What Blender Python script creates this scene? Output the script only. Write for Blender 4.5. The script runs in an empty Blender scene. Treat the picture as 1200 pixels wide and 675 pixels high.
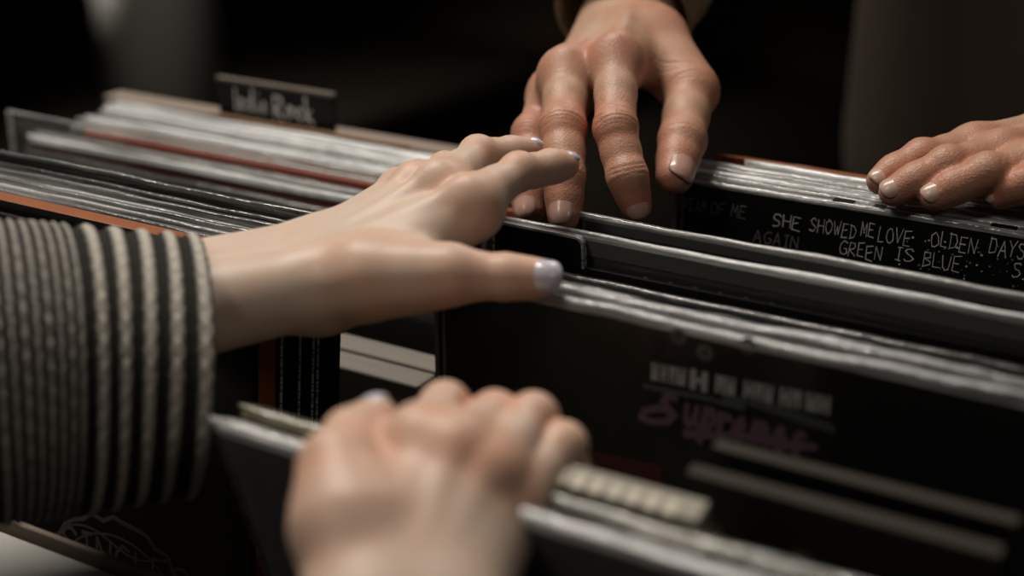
import bpy, math, random
import numpy as np
from mathutils import Vector, Matrix

random.seed(7)
rng = np.random.default_rng(7)
scene = bpy.context.scene
COL = scene.collection

# ------------------------------------------------------------------ camera
F_PX = 1666.67
YAW, PITCH = math.radians(30.07), math.radians(21.8)
CAM = np.array([.3114, -.5186, 1.16])
FWD = np.array([-math.sin(YAW) * math.cos(PITCH), math.cos(YAW) * math.cos(PITCH), -math.sin(PITCH)])
RGT = np.array([math.cos(YAW), math.sin(YAW), 0.0])
DWN = np.cross(FWD, RGT)
cd = bpy.data.cameras.new('camera')
cd.sensor_width = 36.0
cd.lens = 50.0
cd.clip_start = .01
cd.dof.use_dof = True
cd.dof.focus_distance = .645
cd.dof.aperture_fstop = 3.4
cam = bpy.data.objects.new('camera', cd)
COL.objects.link(cam)
cam.location = CAM
cam.rotation_euler = (math.pi / 2 - PITCH, 0, YAW)
scene.camera = cam

# ------------------------------------------------------------------ world, lamps, exposure
scene.view_settings.view_transform = 'Standard'
scene.view_settings.look = 'None'
scene.view_settings.gamma = 1.0
scene.view_settings.use_curve_mapping = False
scene.view_settings.exposure = 0.0
w = bpy.data.worlds.new('world')
scene.world = w
w.use_nodes = True
w.node_tree.nodes['Background'].inputs[0].default_value = (1.0, .74, .52, 1)
w.node_tree.nodes['Background'].inputs[1].default_value = .02
scene.cycles.transparent_max_bounces = 32
scene.cycles.max_bounces = 10
scene.cycles.use_denoising = True


def area(name, loc, target, sx, sy, power, color):
    l = bpy.data.lights.new(name, 'AREA')
    l.shape = 'RECTANGLE'
    l.size, l.size_y, l.energy, l.color = sx, sy, power, color
    o = bpy.data.objects.new(name, l)
    COL.objects.link(o)
    o.location = loc
    o.rotation_euler = (Vector(target) - Vector(loc)).to_track_quat('-Z', 'Y').to_euler()
    return o


tl = area('strip_key', (-.70, .25, 2.35), (-.70, 0, .95), 1.1, .16, 28, (1.0, .92, .82))
tl.rotation_euler = (-.18, 0, 0)        # unseen key, stretched along the crates to draw glints on sleeve edges
area('aisle_light', (-.55, -1.25, 2.6), (0, -.1, .95), .5, .5, 7.5, (1.0, .92, .82))
area('side_light', (1.7, -.5, 2.2), (-.05, -.05, .9), .4, .4, 2.2, (1.0, .93, .85))
area('rear_light', (-.2, 1.9, 2.5), (0, .1, .95), .9, .3, 11, (.97, .96, .95))


def pt(px, py, d):                      # a point d metres along the optical axis seen at that pixel
    return CAM + ((px - 600) * RGT + (py - 337.5) * DWN) * (d / F_PX) + FWD * d


def on_plane(px, py, y):                # where the sight line of a pixel meets the upright plane at depth y
    r = (px - 600) * RGT / F_PX + (py - 337.5) * DWN / F_PX + FWD
    return CAM + r * ((y - CAM[1]) / r[1])


# ------------------------------------------------------------------ materials
def new_mat(name):
    m = bpy.data.materials.new(name)
    m.use_nodes = True
    nt = m.node_tree
    return m, nt, nt.nodes['Principled BSDF']


def noise(nt, scale, detail=4, stretch=None, coord='Object'):
    tc = nt.nodes.new('ShaderNodeTexCoord')
    mp = nt.nodes.new('ShaderNodeMapping')
    if stretch:
        mp.inputs['Scale'].default_value = stretch
    n = nt.nodes.new('ShaderNodeTexNoise')
    n.inputs['Scale'].default_value = scale
    n.inputs['Detail'].default_value = detail
    nt.links.new(tc.outputs[coord], mp.inputs[0])
    nt.links.new(mp.outputs[0], n.inputs['Vector'])
    return n


def plain(name, col, rough=.5, var=.15, scale=60, bump=.0, spec=.5, stretch=None, coat=0, metallic=0):
    m, nt, b = new_mat(name)
    n = noise(nt, scale, 4, stretch)
    r = nt.nodes.new('ShaderNodeMix')
    r.data_type = 'RGBA'
    r.inputs['A'].default_value = tuple(c * (1 - var) for c in col) + (1,)
    r.inputs['B'].default_value = tuple(min(1, c * (1 + var)) for c in col) + (1,)
    nt.links.new(n.outputs['Fac'], r.inputs['Factor'])
    nt.links.new(r.outputs['Result'], b.inputs['Base Color'])
    b.inputs['Roughness'].default_value = rough
    b.inputs['Specular IOR Level'].default_value = spec
    b.inputs['Metallic'].default_value = metallic
    b.inputs['Coat Weight'].default_value = coat
    if bump:
        bp = nt.nodes.new('ShaderNodeBump')
        bp.inputs['Strength'].default_value = bump
        bp.inputs['Distance'].default_value = .001
        nt.links.new(n.outputs['Fac'], bp.inputs['Height'])
        nt.links.new(bp.outputs[0], b.inputs['Normal'])
    return m


def film_mat(name, haze, tint=(.6, .6, .58), rough=.16, crinkle=.35):
    """clear polythene: mostly see-through, a little milk, a fresnel gloss with crinkles"""
    m = bpy.data.materials.new(name)
    m.use_nodes = True
    nt = m.node_tree
    nt.nodes.clear()
    out = nt.nodes.new('ShaderNodeOutputMaterial')
    tr = nt.nodes.new('ShaderNodeBsdfTransparent')
    tr.inputs[0].default_value = (.97, .97, .96, 1)
    df = nt.nodes.new('ShaderNodeBsdfDiffuse')
    df.inputs[0].default_value = tint + (1,)
    gl = nt.nodes.new('ShaderNodeBsdfGlossy')
    gl.inputs[0].default_value = (.9, .9, .9, 1)
    gl.inputs['Roughness'].default_value = rough
    n = noise(nt, 55, 3, (.35, 1, 1.6))
    bp = nt.nodes.new('ShaderNodeBump')
    bp.inputs['Strength'].default_value = crinkle
    bp.inputs['Distance'].default_value = .002
    nt.links.new(n.outputs['Fac'], bp.inputs['Height'])
    nt.links.new(bp.outputs[0], gl.inputs['Normal'])
    m1 = nt.nodes.new('ShaderNodeMixShader')
    m1.inputs[0].default_value = haze
    nt.links.new(tr.outputs[0], m1.inputs[1])
    nt.links.new(df.outputs[0], m1.inputs[2])
    lw = nt.nodes.new('ShaderNodeLayerWeight')
    lw.inputs['Blend'].default_value = .5
    pw_ = nt.nodes.new('ShaderNodeMath')
    pw_.operation = 'POWER'
    pw_.inputs[1].default_value = 5.0
    nt.links.new(lw.outputs['Facing'], pw_.inputs[0])
    fr = nt.nodes.new('ShaderNodeMath')
    fr.operation = 'MULTIPLY_ADD'
    fr.inputs[1].default_value = .9
    fr.inputs[2].default_value = .022
    nt.links.new(pw_.outputs[0], fr.inputs[0])
    m2 = nt.nodes.new('ShaderNodeMixShader')
    nt.links.new(fr.outputs[0], m2.inputs[0])
    nt.links.new(m1.outputs[0], m2.inputs[1])
    nt.links.new(gl.outputs[0], m2.inputs[2])
    nt.links.new(m2.outputs[0], out.inputs[0])
    return m


def edge_mat(name, col, rough=.23):
    """folded, welded top of a plastic sleeve: milky and glossy, with glint lines painted in as pale and dark streaks"""
    m, nt, b = new_mat(name)
    n = noise(nt, 40, 5, (.25, 16, 16))
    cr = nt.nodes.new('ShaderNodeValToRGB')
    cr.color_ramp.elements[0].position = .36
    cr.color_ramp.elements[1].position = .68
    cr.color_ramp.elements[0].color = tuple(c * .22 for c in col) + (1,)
    cr.color_ramp.elements[1].color = tuple(min(1, c * 1.75) for c in col) + (1,)  # streak contrast in the base colour imitates highlights along the edge
    nt.links.new(n.outputs['Fac'], cr.inputs[0])
    nt.links.new(cr.outputs[0], b.inputs['Base Color'])
    b.inputs['Roughness'].default_value = rough
    b.inputs['Specular IOR Level'].default_value = .8
    n2 = noise(nt, 130, 3, (.8, 1, 1))
    bp = nt.nodes.new('ShaderNodeBump')
    bp.inputs['Strength'].default_value = .8
    bp.inputs['Distance'].default_value = .0013
    nt.links.new(n2.outputs['Fac'], bp.inputs['Height'])
    nt.links.new(bp.outputs[0], b.inputs['Normal'])
    return m


def skin_mat(name, base, flush, sss=.12, bump=.25, rough=.46):
    m, nt, b = new_mat(name)
    at = nt.nodes.new('ShaderNodeAttribute')
    at.attribute_name = 'flush'
    n = noise(nt, 48, 5)
    n2 = noise(nt, 700, 3)
    ad = nt.nodes.new('ShaderNodeMath')
    ad.operation = 'MULTIPLY_ADD'
    ad.inputs[1].default_value = .55
    ad.inputs[2].default_value = -.18
    nt.links.new(n.outputs['Fac'], ad.inputs[0])
    sm = nt.nodes.new('ShaderNodeMath')
    sm.operation = 'ADD'
    sm.use_clamp = True
    nt.links.new(at.outputs['Fac'], sm.inputs[0])
    nt.links.new(ad.outputs[0], sm.inputs[1])
    mx = nt.nodes.new('ShaderNodeMix')
    mx.data_type = 'RGBA'
    mx.inputs['A'].default_value = base + (1,)
    mx.inputs['B'].default_value = flush + (1,)
    nt.links.new(sm.outputs[0], mx.inputs['Factor'])
    nt.links.new(mx.outputs['Result'], b.inputs['Base Color'])
    b.inputs['Roughness'].default_value = rough
    b.inputs['Subsurface Weight'].default_value = sss
    b.inputs['Subsurface Radius'].default_value = (1.0, .35, .2)
    b.inputs['Subsurface Scale'].default_value = .003
    b.inputs['Specular IOR Level'].default_value = .42
    vo = nt.nodes.new('ShaderNodeTexVoronoi')
    vo.inputs['Scale'].default_value = 900
    tc = nt.nodes.new('ShaderNodeTexCoord')
    nt.links.new(tc.outputs['Object'], vo.inputs['Vector'])
    mm = nt.nodes.new('ShaderNodeMath')
    mm.operation = 'ADD'
    nt.links.new(vo.outputs['Distance'], mm.inputs[0])
    nt.links.new(n2.outputs['Fac'], mm.inputs[1])
    bp = nt.nodes.new('ShaderNodeBump')
    bp.inputs['Strength'].default_value = bump
    bp.inputs['Distance'].default_value = .0006
    nt.links.new(mm.outputs[0], bp.inputs['Height'])
    nt.links.new(bp.outputs[0], b.inputs['Normal'])
    return m


M = {}
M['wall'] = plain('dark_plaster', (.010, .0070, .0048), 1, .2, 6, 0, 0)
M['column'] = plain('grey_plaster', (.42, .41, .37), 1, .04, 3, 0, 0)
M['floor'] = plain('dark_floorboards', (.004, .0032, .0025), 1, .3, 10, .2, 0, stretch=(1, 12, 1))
M['wood'] = plain('weathered_wood', (.19, .170, .148), .75, .30, 22, .5, stretch=(1, 14, 14))
M['tan_wood'] = plain('tan_plywood', (.21, .165, .128), .7, .2, 25, .3, stretch=(1, 10, 10))
M['black_wood'] = plain('black_painted_wood', (.012, .011, .010), .7, .3, 30, .3)
M['grey_paint'] = plain('grey_worn_paint', (.42, .415, .39), .7, .10, 14, .15)
M['black_card'] = plain('black_card', (.005, .0045, .0042), .5, .2, 80, 0, .25)
M['grey_card'] = plain('charcoal_card', (.035, .034, .033), .5, .2, 80)
M['brown_card'] = plain('brown_card', (.16, .085, .04), .6, .2, 60)
M['orange_card'] = plain('rust_orange_card', (.23, .062, .011), .5, .15, 60)
M['red_card'] = plain('red_card', (.36, .085, .055), .5, .15, 60)
M['maroon_ink'] = plain('maroon_ink', (.045, .007, .006), .6, .2, 60)
M['maroon_card'] = plain('maroon_card', (.10, .018, .016), .5, .2, 60)
M['white_card'] = plain('white_card', (.58, .57, .54), .5, .1, 60)
M['cream_card'] = plain('cream_card', (.50, .45, .36), .6, .12, 60)
M['beige_card'] = plain('beige_card', (.25, .225, .175), .6, .18, 90)
M['tan_card'] = plain('tan_card', (.036, .030, .023), .7, .15, 60, 0, .15)
M['sign_rim'] = plain('dull_tan_rim', (.13, .105, .085), .7, .15, 60)
M['olive_card'] = plain('olive_card', (.17, .15, .08), .6, .15, 60)
M['blue_card'] = plain('grey_blue_card', (.10, .13, .15), .5, .2, 60)
M['pink_card'] = plain('dusty_pink_card', (.40, .26, .22), .5, .2, 60)
M['film'] = film_mat('clear_polythene', .006)
M['haze'] = film_mat('hazy_polythene', .07, (.55, .54, .52), .22)
M['clear'] = film_mat('clear_acrylic', .002, (.5, .5, .5), .05, .02)
M['film_grey'] = film_mat('milky_polythene', .16, (.5, .5, .5), .25)
M['edge_bright'] = edge_mat('milky_sleeve_edge', (.55, .56, .565))
M['edge_grey'] = edge_mat('grey_sleeve_edge', (.16, .163, .16))
M['edge_mid'] = edge_mat('silver_sleeve_edge', (.26, .26, .257))
M['edge_shine'] = edge_mat('painted_shine_edge', (.72, .73, .735), .16)  # extra pale colour stands in for the highlight on the nearest sleeve
M['edge_olive'] = edge_mat('olive_sleeve_edge', (.085, .078, .050))
M['edge_dark'] = edge_mat('smoky_sleeve_edge', (.07, .07, .068))
M['ink_white'] = plain('scratched_white_ink', (.72, .71, .66), .7, .4, 300)
M['chalk'] = plain('white_chalk', (.80, .79, .75), .8, .2, 300)
M['ink_grey'] = plain('dull_grey_ink', (.30, .295, .285), .7, .3, 200)
M['ink_purple'] = plain('dusky_purple_ink', (.11, .06, .078), .6, .2, 200)
M['ink_slate'] = plain('slate_ink', (.045, .055, .058), .6, .2, 200)
M['seam_light'] = plain('pale_clear_seam', (.15, .148, .142), .3, .25, 40)
M['seam'] = plain('dark_clear_seam', (.012, .011, .010), .35, .2, 90)
M['ink_faint'] = plain('faint_white_ink', (.19, .185, .175), .7, .5, 300)  # duller white for the left-hand words and some specks
M['ink_dim'] = plain('faded_grey_print', (.075, .068, .06), .7, .4, 200)
M['skin_man'] = skin_mat('weathered_skin', (.46, .295, .205), (.46, .160, .095), .10, .24)
M['skin_woman'] = skin_mat('pale_skin', (.57, .455, .365), (.60, .30, .195), .18, .10)
M['nail'] = plain('bare_fingernail', (.47, .285, .235), .25, .06, 90, 0, .6)
M['nail_pale'] = plain('pale_fingernail', (.53, .36, .30), .28, .05, 90, 0, .6)
M['nail_lilac'] = plain('lilac_nail_varnish', (.56, .52, .60), .2, .03, 50, 0, .6, coat=.5)
M['brown_knit'] = plain('brown_knit', (.30, .225, .145), .95, .25, 900, .6)
M['dark_knit'] = plain('dark_brown_wool', (.042, .028, .018), .95, .25, 700, .6)
M['hair'] = plain('dark_hair', (.02, .014, .010), .6, .3, 200)
M['trousers'] = plain('black_denim', (.012, .012, .013), .9, .3, 600)


# ------------------------------------------------------------------ object helpers
def mesh_obj(name, verts, faces, mats, parent=None, smooth=False, fmat=None, bevel=0):
    me = bpy.data.meshes.new(name)
    me.from_pydata([tuple(map(float, v)) for v in verts], [], [tuple(f) for f in faces])
    if not isinstance(mats, (list, tuple)):
        mats = [mats]
    for m in mats:
        me.materials.append(m)
    if fmat is not None:
        me.polygons.foreach_set('material_index', np.array(fmat, dtype=np.int32))
    if smooth:
        me.polygons.foreach_set('use_smooth', np.ones(len(me.polygons), dtype=bool))
    me.update()
    o = bpy.data.objects.new(name, me)
    COL.objects.link(o)
    if parent:
        o.parent = parent
    if bevel:
        b = o.modifiers.new('bevel', 'BEVEL')
        b.width = bevel
        b.segments = 2
    return o


def tag(o, label=None, cat=None, group=None, kind=None):
    if label: o['label'] = label
    if cat: o['category'] = cat
    if group: o['group'] = group
    if kind: o['kind'] = kind
    return o


def empty(name, loc, rot=(0, 0, 0), label=None, cat=None, group=None):
    o = bpy.data.objects.new(name, None)
    o.empty_display_size = .05
    COL.objects.link(o)
    o.location = loc
    o.rotation_euler = rot
    return tag(o, label, cat, group)


class MB:
    def __init__(self): self.v, self.f, self.m = [], [], []

    def box(self, x0, x1, y0, y1, z0, z1, mi=0):
        b = len(self.v)
        self.v += [(x, y, z) for z in (z0, z1) for y in (y0, y1) for x in (x0, x1)]
        for q in ((0, 2, 3, 1), (4, 5, 7, 6), (0, 1, 5, 4), (2, 6, 7, 3), (0, 4, 6, 2), (1, 3, 7, 5)):
            self.f.append(tuple(b + i for i in q)); self.m.append(mi)

    def ribbon(self, a, c, wd, d, mi=0):    # stroke in the local x-z plane, raised towards -y
        a, c = np.array(a, float), np.array(c, float)
        d = d + random.uniform(0, .00008)
        t = c - a
        L = np.hypot(*t) or 1e-6
        t /= L
        n = np.array([-t[1], t[0]]) * wd / 2
        a = a - t * wd * .3
        c = c + t * wd * .3
        b = len(self.v)
        for p in (a - n, c - n, c + n, a + n): self.v.append((p[0], 0, p[1]))
        for p in (a - n, c - n, c + n, a + n): self.v.append((p[0], -d, p[1]))
        for q in ((3, 2, 1, 0), (4, 5, 6, 7), (0, 1, 5, 4), (1, 2, 6, 5), (2, 3, 7, 6), (3, 0, 4, 7)):
            self.f.append(tuple(b + i for i in q)); self.m.append(mi)

    def build(self, name, mats, parent=None, smooth=False, bevel=0):
        return mesh_obj(name, self.v, self.f, mats, parent, smooth, self.m, bevel)


# stroke letters on a 4 x 6 grid
G = {
 'S': [[(3.6, 5.2), (2.6, 6), (1, 5.7), (.3, 4.6), (1.2, 3.5), (3, 2.8), (3.6, 1.6), (2.6, .3), (1, 0), (0, .8)]],
 'H': [[(.3, 6), (0, 0)], [(3.4, 6), (3.6, 0)], [(.1, 3), (3.6, 3.3)]],
 'E': [[(.2, 6), (0, 0), (3.2, -.2)], [(.1, 3.1), (2.6, 3.3)], [(.2, 6), (3.4, 6.2)]],
 'O': [[(1.8, 6), (.4, 4.8), (0, 2.6), (.9, .4), (2.3, 0), (3.6, 1.5), (3.7, 4), (2.8, 5.7), (1.6, 6.1)]],
 'W': [[(0, 6), (.9, 0), (2, 4), (3.1, 0), (4.1, 6.1)]],
 'D': [[(.3, 6), (.2, 0)], [(-.3, 5.8), (2.4, 5.4), (3.7, 3.3), (2.8, .7), (-.2, 0)]],
 'M': [[(0, 0), (.6, 6), (2, 2.2), (3.4, 6), (4, 0)]],
 'L': [[(.4, 6), (0, 0), (3.2, .3)]],
 'V': [[(0, 6), (1.6, 0), (3.6, 6.3)]],
 'N': [[(0, 0), (.4, 6), (3, .2), (3.5, 6)]],
 'A': [[(0, 0), (1.8, 6.1), (3.6, 0)], [(.7, 2.1), (3, 2.3)]],
 'Y': [[(0, 6), (1.7, 3.2), (3.5, 6.2)], [(1.7, 3.2), (1.3, 0)]],
 'G': [[(3.4, 5.3), (2, 6), (.5, 4.6), (0, 2.3), (1, .2), (2.6, 0), (3.5, 1.3), (3.4, 2.8), (2, 2.7)]],
 'R': [[(.2, 0), (.4, 6), (2.8, 5.8), (3.3, 4.5), (2.4, 3.3), (.3, 3), (3.5, 0)]],
 'I': [[(1.6, 6), (1.5, 0)], [(.6, 6), (2.6, 6.1)], [(.5, 0), (2.6, .1)]],
 'C': [[(3.3, 5.2), (2, 6), (.5, 4.6), (0, 2.3), (1, .2), (2.4, 0), (3.3, 1)]],
 'B': [[(.2, 0), (.4, 6), (2.7, 5.6), (2.9, 4), (.4, 3.1), (3.2, 2.4), (3.2, .8), (.2, 0)]],
 'U': [[(.1, 6), (.3, 1.3), (1.6, 0), (3.1, 1), (3.5, 6)]],
 'F': [[(.3, 6), (0, 0)], [(.2, 3), (2.5, 3.2)], [(.3, 6), (3.3, 6.2)]],
 'T': [[(1.8, 6), (1.7, 0)], [(0, 6), (3.7, 6.2)]],
 '|': [[(.6, 6), (.5, 1), (.8, 0), (1.5, .3)]],
 'i': [[(.6, 3.2), (.3, .6), (.9, 0), (1.6, .6)], [(.9, 4.9), (1.0, 5.2)]],
 'n': [[(.2, 3.3), (.2, 0)], [(.2, 2), (1.2, 3.3), (2, 2.6), (2, .6), (2.6, .1), (3, .6)]],
 'd': [[(2.4, 2.9), (1, 3.1), (.2, 1.6), (.8, .1), (2.1, .7), (2.6, 6.3)], [(2.4, 3), (2.5, .5), (3.2, .2)]],
 'e': [[(0, .9), (2, 2.1), (1.3, 3.3), (.3, 2.2), (.4, .5), (1.5, 0), (2.8, .8)]],
 'o': [[(1.2, 3.2), (.2, 1.8), (.9, .1), (2.1, .9), (2, 2.6), (1.1, 3.3), (2.8, 2.6)]],
 'c': [[(2.2, 2.7), (1.1, 3.2), (.2, 1.6), (1, .1), (2.4, .7)]],
 'k': [[(.3, 6.4), (.2, 0)], [(2.2, 3.3), (.4, 1.7), (2.8, -.2)]],
 'u': [[(.2, 3.2), (.3, .6), (1.2, 0), (2.2, 1), (2.4, 3.2), (2.4, .5), (3, .1)]],
 'p': [[(.3, 3.3), (0, -2.4)], [(.2, 2.2), (1.5, 3.3), (2.3, 1.8), (1.4, .2), (.3, .8)]],
 'r': [[(.2, 3.3), (.3, 0)], [(.3, 2), (1.2, 3.2), (2.1, 2.8)]],
 'm': [[(.2, 3.3), (.2, 0)], [(.2, 2), (1, 3.3), (1.6, 2.6), (1.6, 0)], [(1.6, 2), (2.4, 3.3), (3.1, 2.6), (3.1, .4), (3.6, .2)]],
 's': [[(1.9, 2.9), (1, 3.3), (.4, 2.5), (1.8, 1.2), (1.2, 0), (.1, .5)]],
}


def write(mb, text, x, z, size, wd, jit=.25, slant=0, adv=4.9, depth=.00015, mi=0, slope=0):
    u = size / 6.0
    for ch in text:
        if ch == ' ':
            x += u * adv * .8
            continue
        dz = random.uniform(-jit, jit) * 1.5
        for st in G[ch]:
            q = [((p[0] + random.uniform(-jit, jit)) * u + (p[1] + dz) * u * slant + x, (p[1] + dz + random.uniform(-jit, jit)) * u + z) for p in st]
            for a, c in zip(q, q[1:]):
                mb.ribbon(a, c, wd * random.uniform(.7, 1.25), depth, mi)
        wch = max(p[0] for st in G[ch] for p in st)
        x += u * (wch + adv - 3.8)
        z += slope * u * adv
    return x


def fit(mb, text, x0, x1, z0, size, wd, jit=.28, slant=.05, depth=.00012, mi=0, slope=0):
    first = len(mb.v)
    write(mb, text, 0, 0, size, wd, jit, slant, 4.9, depth, mi)
    lo, hi = min(v[0] for v in mb.v[first:]), max(v[0] for v in mb.v[first:])
    for i in range(first, len(mb.v)):
        v = mb.v[i]
        x = (v[0] - lo) / (hi - lo) * (x1 - x0)
        mb.v[i] = (x + x0, v[1], v[2] + z0 + slope * x)


# ------------------------------------------------------------------ the room
def struct(name, mb, mat, bevel=0):
    return tag(mb.build(name, mat, None, False, bevel), kind='structure')


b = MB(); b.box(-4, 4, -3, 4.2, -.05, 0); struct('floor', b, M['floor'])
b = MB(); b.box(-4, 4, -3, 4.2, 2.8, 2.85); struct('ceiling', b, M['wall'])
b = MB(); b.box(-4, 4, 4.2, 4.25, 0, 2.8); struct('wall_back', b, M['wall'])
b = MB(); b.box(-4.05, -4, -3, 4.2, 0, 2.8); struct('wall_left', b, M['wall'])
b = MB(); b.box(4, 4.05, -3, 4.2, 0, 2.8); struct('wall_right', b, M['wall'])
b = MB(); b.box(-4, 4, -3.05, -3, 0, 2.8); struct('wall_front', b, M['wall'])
# round plastered column far behind the bins
NC = 64
vv = [(.15 * math.cos(q), .15 * math.sin(q), z) for z in (0, 2.8) for q in np.linspace(0, 2 * math.pi, NC, endpoint=False)]
ff = [(k, (k + 1) % NC, NC + (k + 1) % NC, NC + k) for k in range(NC)] + [tuple(range(NC - 1, -1, -1)), tuple(range(NC, 2 * NC))]
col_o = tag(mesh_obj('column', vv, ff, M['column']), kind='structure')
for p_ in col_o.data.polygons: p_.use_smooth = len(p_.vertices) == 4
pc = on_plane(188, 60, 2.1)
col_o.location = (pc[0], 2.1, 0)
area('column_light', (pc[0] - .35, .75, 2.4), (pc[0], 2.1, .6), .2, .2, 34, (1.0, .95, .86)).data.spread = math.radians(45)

# counter that carries the crates, and its grey front ledge
t = empty('counter', (-.03, -.02, 0), label='black counter under the record crates', cat='counter')
b = MB(); b.box(-.75, .75, -.215, .30, .55, .59); b.build('counter_top', M['black_wood'], t, bevel=.003)
b = MB(); b.box(-.72, .72, -.19, .28, 0, .55); b.build('cabinet', M['black_wood'], t)
t = empty('ledge', (-.40, -.26, .0), label='worn grey ledge in front of the left crate, bottom left corner', cat='ledge')
b = MB(); b.box(-.45, .33, -.16, .0885, .817, .837); b.build('ledge_board', M['grey_paint'], t, bevel=.002)
b = MB(); b.box(-.43, .31, -.14, .04, 0, .817); b.build('front_panel', M['grey_paint'], t)


def crate(label, x0, x1, y0, y1, z0, zf, zb, zs, mats, th=.0165, thf=None):
    thf = thf or th
    cx, cy = (x0 + x1) / 2, (y0 + y1) / 2
    t = empty('record_crate', (cx, cy, z0), label=label, cat='crate', group='record crates on the counter')
    a0, a1, c0, c1 = x0 - cx, x1 - cx, y0 - cy, y1 - cy
    b = MB(); b.box(a0, a1, c0, c0 + thf, 0, zf - z0); b.build('front_board', mats[0], t, bevel=.0012)
    b = MB(); b.box(a0, a1, c1 - th, c1, 0, zb - z0); b.build('back_board', mats[1], t, bevel=.0012)
    for s in (a0, a1 - .012):
        b = MB(); b.box(s, s + .012, c0 + thf, c1 - th, 0, zs - z0); b.build('side_board', mats[2], t, bevel=.001)
    b = MB(); b.box(a0 + .012, a1 - .012, c0 + thf, c1 - th, 0, .010); b.build('bottom_board', mats[2], t)
    return t


ZF = .60
crate('weathered wooden crate at front left behind the grey ledge', -.405, -.043, -.170, .0182, .59, .8415, .857, .80, (M['tan_wood'], M['wood'], M['black_wood']), thf=.0035)
crate('weathered wooden crate at rear left with tan back board behind the sign', -.405, -.043, .0206, .179, .59, .857, .922, .80, (M['wood'], M['tan_wood'], M['black_wood']))
crate('black crate of records on the right side', -.028, .345, -.205, .205, .59, .70, .80, .75, (M['black_wood'], M['black_wood'], M['black_wood']), th=.012)


# ------------------------------------------------------------------ records
def record(label, x, y, z, cover='black_card', edge='edge_grey', th=.0035, lean=0, wd=.313, yaw=0,
           sleeve=True, lip=.004, film='film', edge_cover=None, side='edge_dark', group=None, flap=0, wav=.00022,
           name='record', cat='record', floor=ZF, lipx=.003, bulge=0.0):
    """x, y, z is the top left front-centre corner; lean > 0 tips the top away from the viewer"""
    a = math.radians(lean)
    h = (z - floor) / math.cos(a)
    t = empty(name, (x, y - math.sin(a) * h, floor), (-a, 0, math.radians(yaw)), label, cat, group)
    hc = h - (lip if sleeve else 0)
    b = MB()
    b.box(0, wd, -th / 2, th / 2, 0, hc)
    mats = [M[cover]]
    if edge_cover:
        mats.append(M[edge_cover])
        b.m = [0, 1, 0, 0, 1, 1]
    co = b.build('cover', mats, t, bevel=.0004)
    if sleeve:
        n = 48
        xs = np.linspace(-lipx, wd + lipx, n)
        g = th / 2 + .0005
        ph = rng.uniform(0, 9, 6)
        def wv(k, f1, f2): return wav * (np.sin(xs * f1 + ph[k]) + .6 * np.sin(xs * f2 + ph[k + 1]) + rng.normal(0, .25, n))
        wz, wy = wv(0, 45, 130), wv(2, 60, 170)
        fade = np.clip(np.minimum(xs - xs[0], xs[-1] - xs) / .006, 0, 1) ** .5
        prof = [(-g, .0), (-g, hc - .02), (-g * 1.05, hc), (-g * .98, h - .5 * g), (-g * .55, h - .08 * g), (0, h), (g * .55, h - .08 * g), (g * .98, h - .5 * g), (g * 1.05, hc), (g, hc - .02), (g, 0)]
        V, F, MI = [], [], []
        for i in range(n):
            for k, (py, pz) in enumerate(prof):
                ed = 1 if 2 <= k <= 8 else 0
                bl = bulge * math.sin(math.pi * i / (n - 1)) * ed
                V.append((xs[i], py * (.12 + .88 * fade[i]) + wy[i] * ed * .8 + (bl if py > 0 else bl), pz + wz[i] * (1 if 3 <= k <= 7 else 0) * 1.0))
        K = len(prof)
        for i in range(n - 1):
            for k in range(K - 1):
                F.append((i * K + k, (i + 1) * K + k, (i + 1) * K + k + 1, i * K + k + 1))
                sideseam = i == 0 or i == n - 2
                MI.append(1 if 2 <= k <= 7 else (2 if sideseam else 0))
        mesh_obj('plastic_sleeve', V, F, [M[film], M[edge], M[side]], t, True, MI)
        if flap:
            b = MB(); b.box(.004, wd - .004, -g - .0006, -g - .0003, h - flap, h - .001)
            b.build('sleeve_flap', M['haze'], t)
    return t


GLF, GLB, GRB, GRF = 'records in the front left crate', 'records in the rear left crate', 'records at the back of the right crate', 'records in the middle of the right crate'
# front left crate, from the front one backwards (leaning slightly back)
LX = -.3735
box = record('black record badged SINGLES, frontmost of the front left crate', LX, -.0900, .9445, 'black_card', th=.0032, lean=7, group=GLF, sleeve=False)
record('thick rust-orange record box, second from the front of the front left crate', LX, -.0815, .949, 'black_card', th=.0118, lean=7, sleeve=False, edge_cover='orange_card', group=GLF)
rows = [
 (-.0735, .949, 'black_card', 'edge_grey', .0028, 'black record in a grey-edged sleeve directly behind the rust-orange box'),
 (-.0690, .950, 'grey_card', 'edge_mid', .0028, 'charcoal record in a silver-edged sleeve, second behind the rust-orange box'),
 (-.0645, .951, 'black_card', 'edge_grey', .0028, 'black record in a grey-edged sleeve, third behind the rust-orange box'),
 (-.0600, .950, 'grey_card', 'edge_mid', .0026, 'charcoal record in a silver-edged sleeve, fourth behind the rust-orange box'),
 (-.0555, .952, 'black_card', 'edge_grey', .0024, 'black record in a grey-edged sleeve with a sharp corner, fifth behind the rust-orange box'),
 (-.0505, .953, 'maroon_card', 'edge_dark', .0026, 'maroon record in a smoky sleeve, sixth behind the rust-orange box'),
 (-.0455, .957, 'black_card', 'edge_dark', .0030, 'black record in a smoky sleeve standing tallest at the rear of the front left crate'),
 (-.0385, .948, 'black_card', 'edge_dark', .0030, 'black record in a smoky sleeve, rearmost but one of the front left crate'),
 (-.0320, .944, 'black_card', 'edge_dark', .0030, 'black record in a low smoky sleeve, rearmost of the front left crate'),
]
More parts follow.
